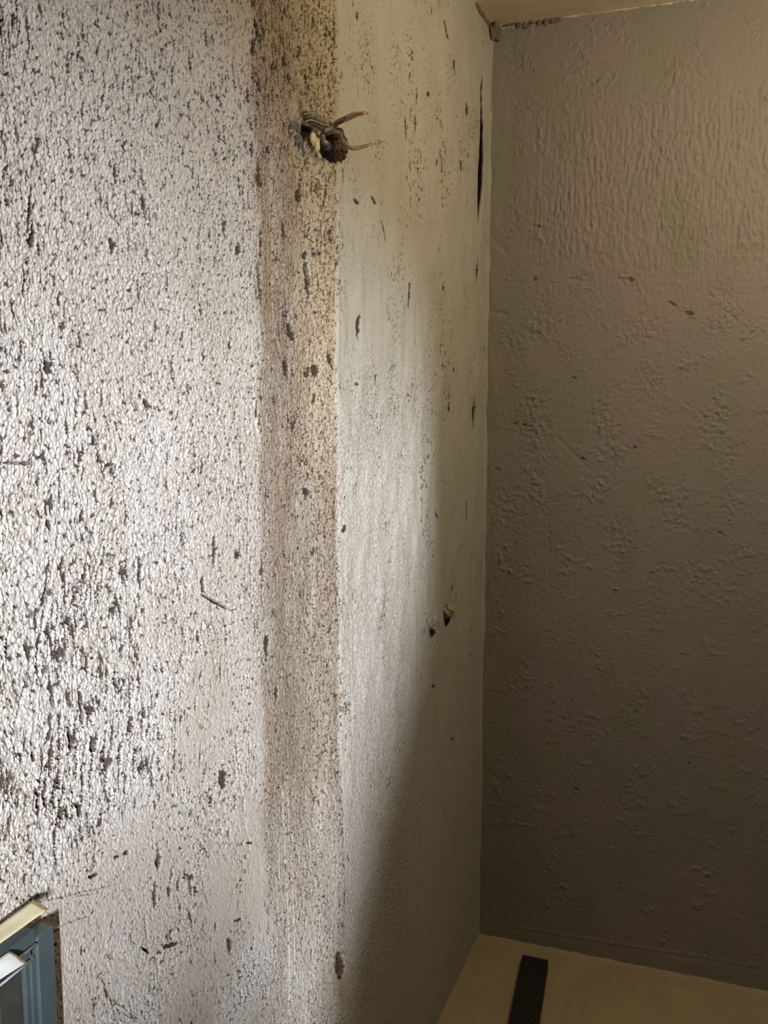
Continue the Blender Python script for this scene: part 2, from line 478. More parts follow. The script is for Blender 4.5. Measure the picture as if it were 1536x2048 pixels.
    # particular gouges seen on the wall: (x, y, half width, half height, tilt, depth)
    G = [(50, 345, 12, 8, 0, 5), (66, 470, 6, 34, 4, 5), (60, 420, 4, 55, 4, 3), (95, 735, 9, 20, -25, 4), (118, 600, 4, 14, 0, 3),
         (313, 254, 8, 6, -30, 5), (304, 152, 4, 14, -25, 4), (333, 133, 6, 7, 0, 4), (348, 152, 7, 5, 0, 4), (262, 190, 7, 7, 0, 3),
         (135, 120, 6, 7, 0, 4), (88, 122, 5, 8, 0, 3), (118, 62, 5, 12, 0, 3), (403, 196, 5, 9, -25, 4), (418, 212, 6, 10, -25, 4),
         (440, 205, 4, 16, -20, 4), (458, 224, 5, 8, 0, 4), (286, 410, 5, 22, -6, 4), (222, 490, 6, 20, -4, 5), (228, 350, 4, 22, -4, 4),
         (190, 882, 6, 14, -20, 5), (200, 915, 5, 16, -15, 5), (220, 930, 14, 4, 12, 5), (243, 938, 6, 7, 0, 4), (295, 808, 6, 12, -25, 5),
         (234, 828, 6, 9, -20, 5), (215, 848, 7, 6, 0, 5), (298, 880, 12, 7, -20, 4), (330, 735, 7, 6, -30, 5), (405, 685, 5, 6, 0, 4),
         (408, 710, 4, 12, 0, 4), (475, 500, 6, 12, 0, 4), (448, 455, 5, 16, 0, 4), (460, 690, 4, 10, 0, 3),
         (5, 1030, 5, 16, 0, 4), (98, 1050, 6, 12, -10, 4), (165, 1030, 5, 16, 12, 4), (172, 1150, 5, 26, 4, 5), (125, 1130, 5, 20, 4, 4),
         (90, 1190, 5, 26, 10, 4), (282, 1140, 5, 40, 0, 5), (288, 1222, 7, 10, -15, 4), (350, 1120, 8, 8, -20, 5), (370, 1095, 7, 12, -15, 5),
         (430, 1100, 4, 34, 0, 5), (443, 1138, 6, 5, 0, 4), (406, 1172, 5, 18, 0, 5), (432, 1205, 34, 3.2, -30, 5), (390, 1230, 10, 14, 0, 3),
         (475, 1110, 8, 10, 0, 3), (15, 1290, 4, 40, 3, 4), (175, 1330, 4, 26, 0, 5), (162, 1400, 5, 20, 0, 4), (142, 1480, 6, 28, 0, 5),
         (186, 1492, 6, 20, 0, 5), (115, 1350, 7, 10, 0, 4), (320, 1335, 16, 12, -20, 4), (42, 1520, 5, 12, 0, 5), (66, 1512, 5, 12, 0, 5),
         (115, 1522, 7, 10, 0, 4), (77, 1590, 5, 28, 0, 5), (15, 1605, 7, 6, 0, 4), (158, 1620, 6, 16, -8, 4), (282, 1535, 5, 14, 15, 5),
         (270, 1553, 5, 7, 0, 5), (232, 1581, 4, 4, 0, 4), (447, 1555, 8, 26, 4, 4), (418, 1590, 9, 14, -10, 4), (424, 1600, 4, 10, 10, 5),
         (458, 1664, 4, 9, 8, 5), (252, 1706, 8, 5, 20, 5), (234, 1714, 8, 4, 25, 5), (318, 1718, 6, 24, 2, 7), (186, 1752, 12, 4, 20, 5),
         (344, 1745, 3, 20, 3, 4), (340, 1782, 6, 12, 3, 6), (358, 1770, 5, 11, 3, 5), (380, 1755, 10, 14, -10, 4), (392, 1778, 5, 10, 0, 5),
         (310, 1790, 4, 30, 3, 4), (488, 1687, 5, 5, 0, 6), (500, 1686, 6, 3, 0, 3), (492, 1712, 5, 6, -20, 6), (480, 1724, 5, 6, -30, 6),
         (490, 1742, 6, 5, 20, 6), (482, 1758, 5, 5, 0, 5), (468, 1783, 6, 5, -10, 6), (537, 1738, 8, 6, 0, 4), (384, 1873, 6, 7, -30, 5),
         (260, 1885, 6, 5, 0, 4), (460, 1890, 5, 18, -4, 4), (290, 1900, 14, 4, -35, 4), (250, 1950, 5, 8, 0, 4), (388, 1985, 7, 8, 0, 4),
         (210, 2010, 7, 8, 0, 4), (343, 1890, 18, 5, 20, 3), (478, 1840, 10, 3, 25, 3), (432, 1853, 3, 8, 0, 4),
         (685, 1548, 6, 9, 0, 4), (566, 1574, 5, 4, 0, 4), (600, 1585, 3, 12, 5, 3), (595, 1675, 3, 14, 4, 4), (700, 1715, 3, 12, -5, 3),
         (524, 490, 5, 30, -3, 4), (520, 560, 5, 40, -3, 5), (588, 460, 4, 30, -3, 3), (640, 510, 5, 10, 0, 4), (643, 560, 5, 45, -3, 5),
         (600, 640, 4, 40, -4, 4), (610, 665, 8, 22, -12, 4), (524, 590, 4, 18, 0, 4), (592, 640, 3, 30, -4, 3), (572, 660, 3, 26, -4, 3),
         (562, 800, 4, 14, 0, 3), (608, 855, 5, 14, 0, 4), (540, 850, 6, 8, 0, 4), (590, 735, 9, 22, -10, 3), (655, 740, 7, 14, 0, 3),
         (680, 720, 4, 22, -14, 4), (695, 772, 4, 8, 0, 4), (625, 390, 8, 16, 0, 5), (630, 920, 12, 14, 0, 3), (640, 985, 6, 12, -20, 3),
         (590, 1010, 8, 10, 0, 4), (588, 1110, 4, 10, -20, 5), (560, 1155, 4, 20, -5, 4), (525, 1140, 6, 16, 0, 4), (476, 1110, 7, 12, 0, 4),
         (535, 1290, 6, 30, 0, 3), (530, 1320, 10, 10, 0, 4), (560, 1385, 5, 14, 0, 3), (560, 1455, 4, 14, 0, 3), (700, 1060, 6, 12, 6, 3.5),
         (498, 190, 4, 20, 0, 4), (508, 95, 5, 18, -4, 4), (516, 60, 5, 26, -8, 5), (535, 195, 7, 9, -35, 6), (524, 170, 4, 14, 0, 5), (560, 130, 9, 16, 5, 4),
         (600, 155, 5, 12, -20, 4), (590, 120, 6, 12, 0, 4), (505, 300, 4, 16, 0, 4), (545, 300, 5, 12, 0, 3), (520, 350, 4, 40, -4, 4),
         (727, 30, 5, 10, 0, 3.5), (832, 190, 3, 26, 0, 2.5), (830, 245, 3.5, 26, 0, 3), (855, 188, 4.5, 7, -20, 3.5), (812, 258, 3, 28, -6, 2.5),
         (755, 400, 4, 12, -25, 3.5), (725, 402, 6, 10, -30, 3), (774, 460, 3, 24, -10, 3), (818, 590, 3, 34, 2, 4), (730, 640, 4, 16, 0, 3),
         (728, 655, 5, 26, 0, 3), (727, 768, 5, 5, -25, 3.5), (760, 755, 3, 12, 8, 3), (905, 740, 4, 6, 0, 2.5), (896, 815, 3, 14, 0, 2.5),
         (932, 218, 4, 16, 0, 3), (921, 330, 3, 14, 0, 3), (885, 575, 3, 8, 0, 2.5), (930, 1020, 1.4, 26, 0, 2), (870, 1030, 3, 10, -20, 2),
         (940, 1262, 1.6, 3, 0, 2), (940, 1308, 1.6, 4, 0, 2), (940, 1445, 1.6, 4, 0, 2), (865, 1372, 5, 4, 0, 1.5), (905, 1478, 5, 3, 0, 1.5),
         (890, 60, 3, 30, -12, 3), (862, 20, 3, 14, 0, 3), (905, 130, 3, 14, 0, 3), (872, 325, 3, 10, 0, 2.5), (700, 350, 3, 20, 0, 3)]
    for k, (gx, gy, a, b_, tilt, dp) in enumerate(G):
        if gx > 692: a *= 0.62; b_ *= 0.85; dp *= 0.7
        ext = 1.8 * max(a, b_)
        ci = np.where((PX[:, 700] > gx - ext - 12) & (PX[:, 700] < gx + ext + 12))[0]
        if len(ci) == 0: continue
        sl = slice(ci[0], ci[-1] + 1)
        X = PX[sl] - gx; Yp = PY[sl] - gy
        t = math.radians(-tilt if b_ > a else tilt)
        u = X * math.cos(t) - Yp * math.sin(t); v = X * math.sin(t) + Yp * math.cos(t)
        wob = 0.7 * fbm(mmy[sl] / 8, mmz[sl] / 13, 60 + k, 3, 0.7)
        d = np.sqrt((u / a) ** 2 + (v / b_) ** 2) + wob
        mk = 1 - sstep(0.55, 1.05, d)
        if max(a, b_) < 1.9 * min(a, b_) and min(a, b_) > 4.5:      # a cluster of small bites, not one round hole
            mk = mk * sstep(-0.12, 0.22, fbm(mmy[sl] / 5, mmz[sl] / 8, 140 + k, 2))
        rim = np.exp(-((d - 1.25) / 0.2) ** 2)
        near = 0.75 if gx < 500 else 1.0
        h[sl] += -dp * mk * near + 0.35 * rim * (gx < 690)
        pit[sl] = np.maximum(pit[sl], sstep(0.05, 0.45, mk) * 0.96)

    # long trowel scratches
    S = [((205, 1010), (165, 1160), 2.2), ((165, 1160), (110, 1300), 2.0), ((215, 1060), (150, 1290), 1.8), ((235, 1020), (178, 1235), 2.6),
         ((320, 880), (300, 950), 2.2), ((120, 1060), (60, 1400), 2.0), ((60, 1330), (20, 1500), 2.0), ((215, 1100), (205, 1180), 2.0),
         ((410, 1190), (468, 1222), 2.0), ((420, 1160), (470, 1215), -2.0), ((160, 650), (60, 400), 1.2), ((270, 520), (250, 590), 1.2),
         ((85, 1430), (30, 1400), 1.0), ((0, 925), (75, 928), 3.0), ((330, 1390), (470, 1500), 0.7), ((380, 1400), (460, 1480), 0.7),
         ((470, 1480), (500, 1700), 1.0), ((60, 1810), (230, 1770), -1.8), ((100, 1860), (170, 1835), -2.2),
         ((110, 1800), (175, 1790), -2.0), ((215, 1995), (270, 2040), -2.0), ((225, 2010), (265, 2036), 1.5), ((290, 1830), (296, 1880), 1.6),
         ((320, 1900), (315, 1950), 1.4), ((507, 1555), (505, 1590), -1.2), ((700, 1140), (704, 1180), 1.0), ((545, 640), (590, 760), 1.8),
         ((640, 1250), (655, 1300), 2.0), ((620, 1240), (600, 1290), -1.6), ((760, 1190), (764, 1230), 0.8), ((905, 1285), (870, 1340), -0.6),
         ((560, 500), (600, 700), 1.5), ((500, 700), (520, 900), 1.5), ((705, 10), (722, 60), 0.9), ((870, 90), (892, 110), 0.8)]
    for k, (a, b_, dp) in enumerate(S):
        ax, ay = a; bx, by = b_
        lo_, hi_ = min(ax, bx) - 25, max(ax, bx) + 25
        ci = np.where((PX[:, 700] > lo_) & (PX[:, 700] < hi_))[0]
        if len(ci) == 0: continue
        sl = slice(ci[0], ci[-1] + 1)
        X = PX[sl] + 6 * fbm(mmy[sl] / 22, mmz[sl] / 22, 90 + k, 3); Yp = PY[sl]
        L2 = (bx - ax) ** 2 + (by - ay) ** 2
        t = np.clip(((X - ax) * (bx - ax) + (Yp - ay) * (by - ay)) / L2, 0, 1)
        d = np.hypot(X - ax - t * (bx - ax), Yp - ay - t * (by - ay))
        w = 2.4 * (1 - 0.5 * np.abs(2 * t - 1))
        mk = np.exp(-(d / w) ** 2)
        if ax < 260 and ay < 1300 and dp > 1.7: dp *= 1.5
        h[sl] -= dp * mk
        if dp > 1.5: pit[sl] = np.maximum(pit[sl], 0.6 * mk)

    # --- the wire hole, a slanting torn opening with a smooth dish above it
    def blob(cx, cy, a, b_, tilt, seed, edge=0.25, wobble=0.35):
        t = math.radians(tilt)
        X = PX - cx; Yp = PY - cy
        u = X * math.cos(t) - Yp * math.sin(t); v = X * math.sin(t) + Yp * math.cos(t)
        d = np.sqrt((u / a) ** 2 + (v / b_) ** 2) + wobble * fbm(mmy / 12, mmz / 14, seed, 2)
        return 1 - sstep(1 - edge, 1 + edge, d)
    dish = blob(622, 205, 13, 34, -10, 201, 0.35, 0.1)
    h -= 7 * dish; pit *= 1 - dish; grime *= 1 - dish
    hole = blob(660, 284, 8.5, 44, 32, 202, 0.18, 0.3)
    h -= 13 * hole; pit = np.maximum(pit, sstep(0.02, 0.25, hole))  # pit colour paints the hole's inner shade
    torn = blob(640, 262, 34, 74, 26, 203, 0.45, 0.6) * (1 - hole)
    h -= 5 * torn * (0.5 + 0.5 * gnoise(wy / 9, wz / 12, 204)); 
    grime = np.maximum(grime, torn * 0.8)
    # --- small rusty hole low down
    rh = blob(684, 1932, 8.5, 27, 4, 205, 0.2, 0.3)
    h -= 9 * rh; pit = np.maximum(pit, sstep(0.03, 0.3, rh) * .95)  # shade of this cavity is painted in with the pit mask
    ochp = blob(690, 1965, 30, 75, 8, 206, 0.6, 0.5)
    rust = sstep(0.3, 0.9, rh) * 0.2 + 0.30 * blob(684, 1975, 14, 40, 8, 207, 0.6, 0.8)
    pale = blob(672, 1905, 16, 95, 8, 208, 0.4, 0.3) * (1 - rh)
    h += 1.0 * pale
    # --- filled lip, low centre
    fl = blob(640, 1262, 10, 34, 24, 209, 0.3, 0.3)
    h -= 2.5 * fl * (0.5 + 0.5 * gnoise(wy / 5, wz / 4, 210))

    # --- the open crack beside the corner
    crack = np.zeros_like(h)
    cy_ = np.array([120, 150, 170, 250, 330, 380, 440, 452, 505, 540, 565, 570, 790, 820, 852, 856])
    cx_ = np.array([962.5, 963, 962, 961, 959.5, 958, 955.5, 955, 953.5, 953, 952, 952, 947.5, 947, 946, 946])
    cw_ = np.array([0.2, 0.6, 1.4, 2.8, 3.6, 3.6, 1.2, 0.2, 0.2, 2.0, 0.8, 0.0, 0.0, 2.2, 0.8, 0.0])
    xx = np.interp(PY, cy_, cx_); ww = np.interp(PY, cy_, cw_, left=0, right=0)
    ww = ww * 1.15
    dd = np.abs(PX - xx)
    cr = (1 - sstep(0.65, 1.0, dd / np.maximum(ww, 0.05))) * (ww > 0.3)
    inner = (PX > 900) & (PX < 975)
    cr = cr * inner
    h -= 7 * cr; crack = sstep(0.0, 0.5, cr)
    h += 2.2 * np.exp(-((PX - xx - 7) / 7) ** 2) * (np.interp(PY, [80, 150, 850, 950], [0, 1, 1, 0])) * inner
    # small gentle lumps in the filled corner
    h += 2.5 * fbm(mmy / 40, mmz / 90, 72, 2) * sstep(-120, -20, mmy)

    # --- colour masks
    paint = right * (0.35 + 0.65 * (1 - 0.85 * (1 - sstep(-1000, -860, mmy))))
    paint = right * np.clip(0.8 + 0.4 * fbm(mmy / 150, mmz / 200, 81), 0, 1)
    paint = paint * (1 - 0.75 * grain_right * mid_r)
    filler = band * np.clip(0.30 + 0.55 * up + 0.7 * fbm(mmy / 55, mmz / 150, 82, 3), 0, 1) * (1 - 0.6 * sstep(yb1, yb2, mmy) * upper)
    filler = np.maximum(filler, 0.34 * sm * (1 - right))
    ochre = band * upper * sstep(yb1 - 30, yb2 - 30, wy) * 0.75
    ochre = np.maximum(ochre, 0.5 * ochp)
    gpatch = sstep(-0.25, 0.35, fbm(mmy / 75, mmz / 160, 83, 3))
    grime = np.maximum(grime, (0.38 + 0.40 * gpatch) * (1 - right) * (1 - 0.6 * sm) + 0.35 * band * up)
    grime = np.maximum(grime, right * (0.08 + 0.40 * gpatch * upper + 0.5 * grain_right * mid_r))
    wallx = h / 1000.0
    # settle to plane away from the seen part
    keep = sstep(-2.1, -1.8, Y)
    wallx = wallx * keep
    P = np.stack([wallx, Y, Z], -1)
    me = grid_mesh('wall_left', P, dict(pit=pit, paint=paint, filler=filler, ochre=ochre, grime=grime, crack=crack, rust=rust), flip=False)
    o = link('wall_left', me, m_left)
    tag(o, 'rough pitted beige plaster wall lit by skimming daylight, left of the corner', kind='structure')
    return o


# ---- back wall -----------------------------------------------------------
def build_back():
    pxs = np.arange(960, 1600, 1.7)
    xs = np.array([on_y(p, 800.0)[0] for p in pxs]); xs = xs[xs > 0.002]
    xs = np.concatenate([[-0.06, -0.03, 0.0], xs, np.linspace(xs[-1], ROOM_X + 0.03, 14)[1:]])
    Z = np.stack([wall_rows(min(x, 0.7), 0.0, 1150) for x in xs])
    X = np.repeat(xs[:, None], Z.shape[1], 1)
    PX, PY = project(np.stack([X, np.zeros_like(X), Z], -1))
    mx, mz = X * 1000, Z * 1000
    wx = mx + 10 * fbm(mx / 120, mz / 180, 301); wz = mz + 12 * fbm(mx / 150, mz / 150, 302)
    h = 3.0 * fbm(mx / 260, mz / 380, 303, 2) + 0.9 * fbm(mx / 60, mz / 90, 304, 2)
    pit = np.zeros_like(h)
    # upright trowel ripples, upper right
    rip = sstep(1000, 1120, PX + 60 * fbm(mx / 60, mz / 90, 305)) * (1 - sstep(440, 640, PY + 80 * fbm(mx / 80, mz / 80, 306))) * sstep(140, 330, PY - 0.12 * (1536 - PX) + 60)
    r = fbm(wx / 9, wz / 60, 307, 3, 0.6)
    h += 3.4 * rip * r + 1.6 * rip * gnoise(wx / 7, wz / 16, 308)
    # broken mottled relief elsewhere
    mot = sstep(-0.1, 0.4, fbm(mx / 85, mz / 95, 309, 3))
    rg = fbm(wx / 10, wz / 12, 310, 4, 0.62)
    h += (0.9 + 3.8 * mot) * rg * (1 - 0.6 * rip) * (1 - 0.55 * sstep(1000, 1350, PY))
    edge = sstep(0.22, 0.30, fbm(wx / 28, wz / 24, 311, 3, 0.6))
    h += 2.0 * edge * (0.4 + 0.6 * mot)
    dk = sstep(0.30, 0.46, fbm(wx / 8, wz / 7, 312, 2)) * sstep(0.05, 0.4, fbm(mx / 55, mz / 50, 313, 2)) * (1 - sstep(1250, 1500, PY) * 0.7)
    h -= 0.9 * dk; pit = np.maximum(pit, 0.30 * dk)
    # fine grain at the right foot
    h += 0.45 * gnoise(wx / 5, wz / 5, 314) * sstep(900, 1600, PY) * 0.8 + 0.2 * gnoise(wx / 4, wz / 5, 315)

    B = [(1077, 453, 4, 3.5, 0, 3), (1245, 553, 12, 4, -8, -3), (1262, 560, 9, 6, 0, 3), (1345, 608, 14, 3, -32, 3), (1378, 627, 14, 5, -15, 3),
         (1385, 634, 12, 3, 0, -2.5), (1488, 675, 8, 4, 15, -3), (1505, 660, 10, 3, 30, -2.5), (1148, 756, 6, 3, -25, 2.5), (1048, 850, 6, 3.5, -20, 3),
         (1030, 848, 5, 2.5, 30, 3), (1270, 895, 6, 4, 20, 2), (1165, 918, 7, 4, -10, 2), (995, 938, 8, 3, -10, 2.5), (1254, 895, 10, 4, -20, 1.5),
         (1385, 733, 10, 3.5, 8, 1.6), (1411, 834, 6, 2.5, 8, 2), (1440, 1066, 5, 3, -30, 3), (1070, 558, 5, 6, -10, 2), (1210, 1063, 4, 2.5, 0, 1.5),
         (1299, 785, 2.5, 14, 8, -1.4), (1150, 560, 18, 7, -10, 1.5), (1160, 575, 10, 14, -20, -1.3), (1012, 1092, 4, 6, 0, -3.2), (1002, 1120, 4.5, 9, -12, -3.2),
         (1020, 1142, 4.5, 4, -20, -3.5), (1104, 1062, 3.5, 3, 0, -3), (995, 1200, 2.5, 5, 0, -2.5), (1004, 1225, 5, 4, -20, -2.2), (982, 1180, 5, 8, -20, -1.8),
         (1003, 1381, 5, 3, -10, -2.4), (985, 1378, 4, 3, -20, -2.2), (1232, 1178, 6, 2.5, -10, -2.8), (1240, 1205, 2.5, 16, -14, 1.5), (1246, 1103, 4, 4, 0, -2.6),
         (1380, 1529, 7, 3, -45, 3), (1426, 1492, 1.6, 2, 0, 2.5), (1461, 1530, 1.8, 2, 0, 3), (1152, 1578, 7, 3, -20, 2), (1452, 1471, 2, 4, 0, -1.4),
         (1270, 1428, 5, 10, -30, 1.6), (1290, 1295, 9, 7, 0, 1.0), (1330, 1215, 5, 3, 10, -1.4), (1363, 734, 3, 2, 0, -2), (1365, 720, 3, 3, 0, -2.4),
         (1320, 705, 2.5, 3.5, 0, -2), (1278, 642, 3, 3, 0, -2), (1078, 652, 4, 4, 0, -1.6), (1408, 712, 4, 3, 0, -1.8), (1478, 1200, 5, 3, 0, -1.2),
         (1270, 148, 3.5, 3, 0, 3), (1065, 142, 3, 4, 10, 2.5), (1525, 84, 7, 2.5, 10, -1.8), (1385, 100, 14, 2, -12, -1.4), (1352, 130, 2.2, 18, 2, -1.4),
         (1005, 1600, 5, 2.5, 0, -1.6), (1000, 1625, 3, 5, -10, -1.4), (995, 1430, 6, 3, 0, -1.4), (980, 1045, 4, 14, -5, 1.4)]
    for k, (gx, gy, a, b_, tilt, dp) in enumerate(B):
        ext = 2 * max(a, b_)
        ci = np.where((PX[:, 600] > gx - ext - 8) & (PX[:, 600] < gx + ext + 8))[0]
        if len(ci) == 0: continue
        sl = slice(ci[0], ci[-1] + 1)
        Xp = PX[sl] - gx; Yp = PY[sl] - gy
        t = math.radians(tilt)
        u = Xp * math.cos(t) - Yp * math.sin(t); v = Xp * math.sin(t) + Yp * math.cos(t)
        d = np.sqrt((u / a) ** 2 + (v / b_) ** 2) + 0.3 * fbm(mx[sl] / 5, mz[sl] / 5, 330 + k, 2)
        mk = 1 - sstep(0.4, 1.1, d)
        h[sl] -= dp * 1.2 * mk
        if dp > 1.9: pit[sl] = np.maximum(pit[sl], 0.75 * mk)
    # crusty patches under the paint
    for k, (cx, cy, rx, ry, am) in enumerate([(1165, 572, 42, 30, 2.2), (1255, 556, 34, 11, 2.6), (1372, 622, 42, 15, 2.6), (1503, 662, 38, 24, 2.8), (1480, 585, 70, 14, 1.8),
            (1030, 835, 48, 42, 1.6), (1020, 780, 30, 30, 1.2), (1270, 892, 34, 16, 1.8), (1168, 918, 26, 22, 1.8), (1150, 640, 50, 30, 1.4), (1200, 800, 40, 25, 1.2),
            (1335, 680, 55, 25, 1.4), (1045, 1055, 60, 60, 1.3), (1240, 1110, 40, 50, 1.6), (1060, 1220, 35, 40, 1.2), (1055, 1350, 35, 60, 1.4), (1310, 1380, 40, 40, 1.2),
            (1280, 1290, 30, 18, 1.2), (1460, 1150, 70, 50, 1.2), (1080, 600, 60, 60, 1.1), (1050, 250, 60, 90, 1.2), (1375, 110, 70, 30, 1.2), (1120, 1530, 80, 80, 0.9)]):
        d = np.hypot((PX - cx) / rx, (PY - cy) / ry) + 0.5 * fbm(mx / 18, mz / 18, 370 + k, 2)
        mk = 1 - sstep(0.5, 1.15, d)
        q_ = fbm(wx / 9, wz / 8, 400 + k, 4, 0.6)
        h += am * 1.2 * mk * (np.maximum(q_, 0.02) * 2.2 - 0.25)
    # soft ridges and seams
    for (ax, ay, bx, by, w, dp) in [(1380, 170, 1536, 148, 3, -1.3), (1095, 960, 1098, 1240, 2, 0.9), (1352, 112, 1350, 165, 3, -1.0), (975, 470, 1010, 500, 6, 3), (968, 620, 1010, 628, 5, 3),
                                    (1078, 1290, 1078, 1360, 1.6, 0.7), (1110, 870, 1180, 940, 3, 1.4), (1330, 1190, 1325, 1290, 2, 0.8),
                                    (1020, 1852, 1536, 1936, 2.2, -1.4), (960, 1530, 1000, 1560, 5, 1.5), (1120, 1560, 1160, 1600, 3, 1)]:
        L2 = (bx - ax) ** 2 + (by - ay) ** 2
        t = np.clip(((PX - ax) * (bx - ax) + (PY - ay) * (by - ay)) / L2, 0, 1)
        d = np.hypot(PX - ax - t * (bx - ax), PY - ay - t * (by - ay)) + 1.2 * fbm(mx / 20, mz / 20, 350, 2)
        h -= dp * np.exp(-(d / w) ** 2)
    # smooth coved foot below the skirting line
    foot = sstep(0, 14, PY - (1852 + (PX - 1020) * 0.163))
    h = h * (1 - 0.75 * foot) + foot * (1.5 + 0.8 * fbm(mx / 50, mz / 20, 351, 2))
    # soft filled corner
    cn = 1 - sstep(0.0, 60, mx)
    h = h * (1 - 0.5 * cn) + cn * (4 + 2.5 * fbm(mx / 30, mz / 80, 352, 2))
    # ragged lap of cream paint under the ceiling
    zc = 4 + 5 * np.clip(fbm(mx / 30, mx * 0, 353, 2), -1, 1) + 3 * fbm(mx / 9, mx * 0 + 5, 354, 3) + 6 * (1 - sstep(40, 130, mx))
    cream = sstep(0, 2.0, mz - (2300 - zc)) 
    h += cream * 1.2 - 0.8 * np.exp(-((mz - (2300 - zc)) / 1.5) ** 2)
    green = np.clip(sstep(0.05, 0.4, fbm(mx / 130, mz / 260, 360, 2) + 0.25 * (1 - sstep(50, 260, mx))), 0, 1)
    keep = (1 - sstep(0.68, 0.75, X))
    P = np.stack([X, -h * keep / 1000.0, Z], -1)
    me = grid_mesh('wall_back', P, dict(pit=pit, cream=cream, green=green), flip=False)
    o = link('wall_back', me, m_back)
    tag(o, 'dull grey-brown painted plaster wall right of the corner', kind='structure')


def build_floor():
    xs = np.concatenate([[-0.04], np.linspace(0.0, 0.75, 420), [0.85, 1.03]])
    ys = np.concatenate([np.linspace(ROOM_Y - 0.03, -0.75, 12)[:-1], np.linspace(-0.75, 0.0, 420), [0.04]])
    X, Y = np.meshgrid(xs, ys, indexing='ij')
    mx, my = X * 1000, Y * 1000
    h = 1.2 * fbm(mx / 150, my / 150, 401, 2) + 0.25 * fbm(mx / 14, my / 50, 402, 3)
    PX, PY = project(np.stack([X, np.minimum(Y, 0.0), np.zeros_like(X)], -1))
    for (ax, ay, bx, by, w, dp) in [(1175, 1942, 1160, 2048, 1.6, 1.4), (1090, 1932, 1176, 1938, 1.3, 0.7), (1268, 1975, 1264, 2040, 1.6, 1.2),
                                    (1176, 1940, 1300, 1962, 1.6, -1.0), (1300, 1962, 1536, 2020, 2, -1.2), (1195, 1985, 1262, 1986, 1.4, 0.9),
                                    (1048, 1911, 1068, 1916, 2.2, 2.2), (1262, 1964, 1290, 1968, 1.8, -1.6)]:
        L2 = (bx - ax) ** 2 + (by - ay) ** 2
        t = np.clip(((PX - ax) * (bx - ax) + (PY - ay) * (by - ay)) / L2, 0, 1)
        d = np.hypot(PX - ax - t * (bx - ax), PY - ay - t * (by - ay)) + 0.8 * fbm(mx / 15, my / 15, 403, 2)
        h -= dp * np.exp(-(d / w) ** 2)
    # built-up paint along both walls
    h += 3.5 * np.exp(-(mx / 9) ** 2) * (0.7 + 0.6 * fbm(my / 25, my * 0, 404, 2))
    h += 5.0 * np.exp(-(my / 10) ** 2) * (0.8 + 0.5 * fbm(mx / 45, mx * 0, 405, 2))
    P = np.stack([X, Y, h / 1000.0], -1)
    me = grid_mesh('floor', P, {})
    o = link('floor', me, m_floor)
    tag(o, 'khaki painted board floor below the corner', kind='structure')


def build_shell():
    # ceiling: a slab whose underside is the cream paint
    xs = np.concatenate([[-0.04], np.linspace(0, 0.7, 120), [1.04]]); ys = np.concatenate([[ROOM_Y - .04], np.linspace(-0.6, 0.0, 140), [0.04]])
    X, Y = np.meshgrid(xs, ys, indexing='ij')
    h = 2.0 * fbm(X * 6, Y * 6, 501, 2) + 0.5 * fbm(X * 60, Y * 60, 502, 2)
    h += 5 * np.exp(-(X / 0.012) ** 2) * (0.6 + fbm(Y * 60, Y * 0, 503, 2)) + 3 * np.exp(-(Y / 0.012) ** 2) * (0.5 + fbm(X * 70, X * 0, 504, 2))
    P = np.stack([X, Y, ROOM_Z - h / 1000], -1)
    o = link('ceiling', grid_mesh('ceiling', P, {}, flip=True), m_ceil)
    md = o.modifiers.new('slab', 'SOLIDIFY'); md.thickness = 0.08; md.offset = -1
    tag(o, 'cream painted ceiling above the corner', kind='structure')

    # unseen right wall; its opening is added, shaped to draw the beam's edge
    op = [(-3.75, 1.15), (-3.75, 1.62), (-3.2, 1.64), (-2.98, 1.635), (-2.78, 1.58), (-2.62, 1.545), (-2.52, 1.50), (-2.475, 1.42), (-2.475, 1.32),
          (-2.51, 1.25), (-2.58, 1.17), (-2.675, 1.07), (-2.76, 0.97), (-2.835, 0.86), (-2.885, 0.70), (-2.92, 0.5), (-2.96, 0.55), (-3.03, 0.90), (-3.15, 1.07)]
    outer = [(ROOM_Y - .1, -0.05), (ROOM_Y - .1, ROOM_Z + .05), (0.1, ROOM_Z + .05), (0.1, -0.05)]
    bm = bmesh.new()
    def loop(pts, x): return [bm.verts.new((x, a, b)) for a, b in pts]
    t_ = 0.04
    fr_o, fr_i = loop(outer, ROOM_X), loop(op, ROOM_X)
    bk_o, bk_i = loop(outer, ROOM_X + t_), loop(op, ROOM_X + t_)
    for o_, i_ in ((fr_o, fr_i), (bk_o, bk_i)):
        es = [bm.edges.new((o_[k], o_[(k + 1) % len(o_)])) for k in range(len(o_))]
        es += [bm.edges.new((i_[k], i_[(k + 1) % len(i_)])) for k in range(len(i_))]
        bmesh.ops.triangle_fill(bm, edges=es, use_beauty=True)
    for a, b_ in ((fr_o, bk_o), (fr_i, bk_i)):
        for k in range(len(a)):
            bm.faces.new((a[k], a[(k + 1) % len(a)], b_[(k + 1) % len(a)], b_[k]))
    tag(bm_obj('wall_right', bm, m_plain), kind='structure')
    bm = bmesh.new(); bm_box(bm, (-0.1, ROOM_Y - 0.1, -0.05), (ROOM_X + t_, ROOM_Y, ROOM_Z + .05))
    tag(bm_obj('wall_front', bm, m_plain), kind='structure')


build_left(); build_back(); build_floor(); build_shell()

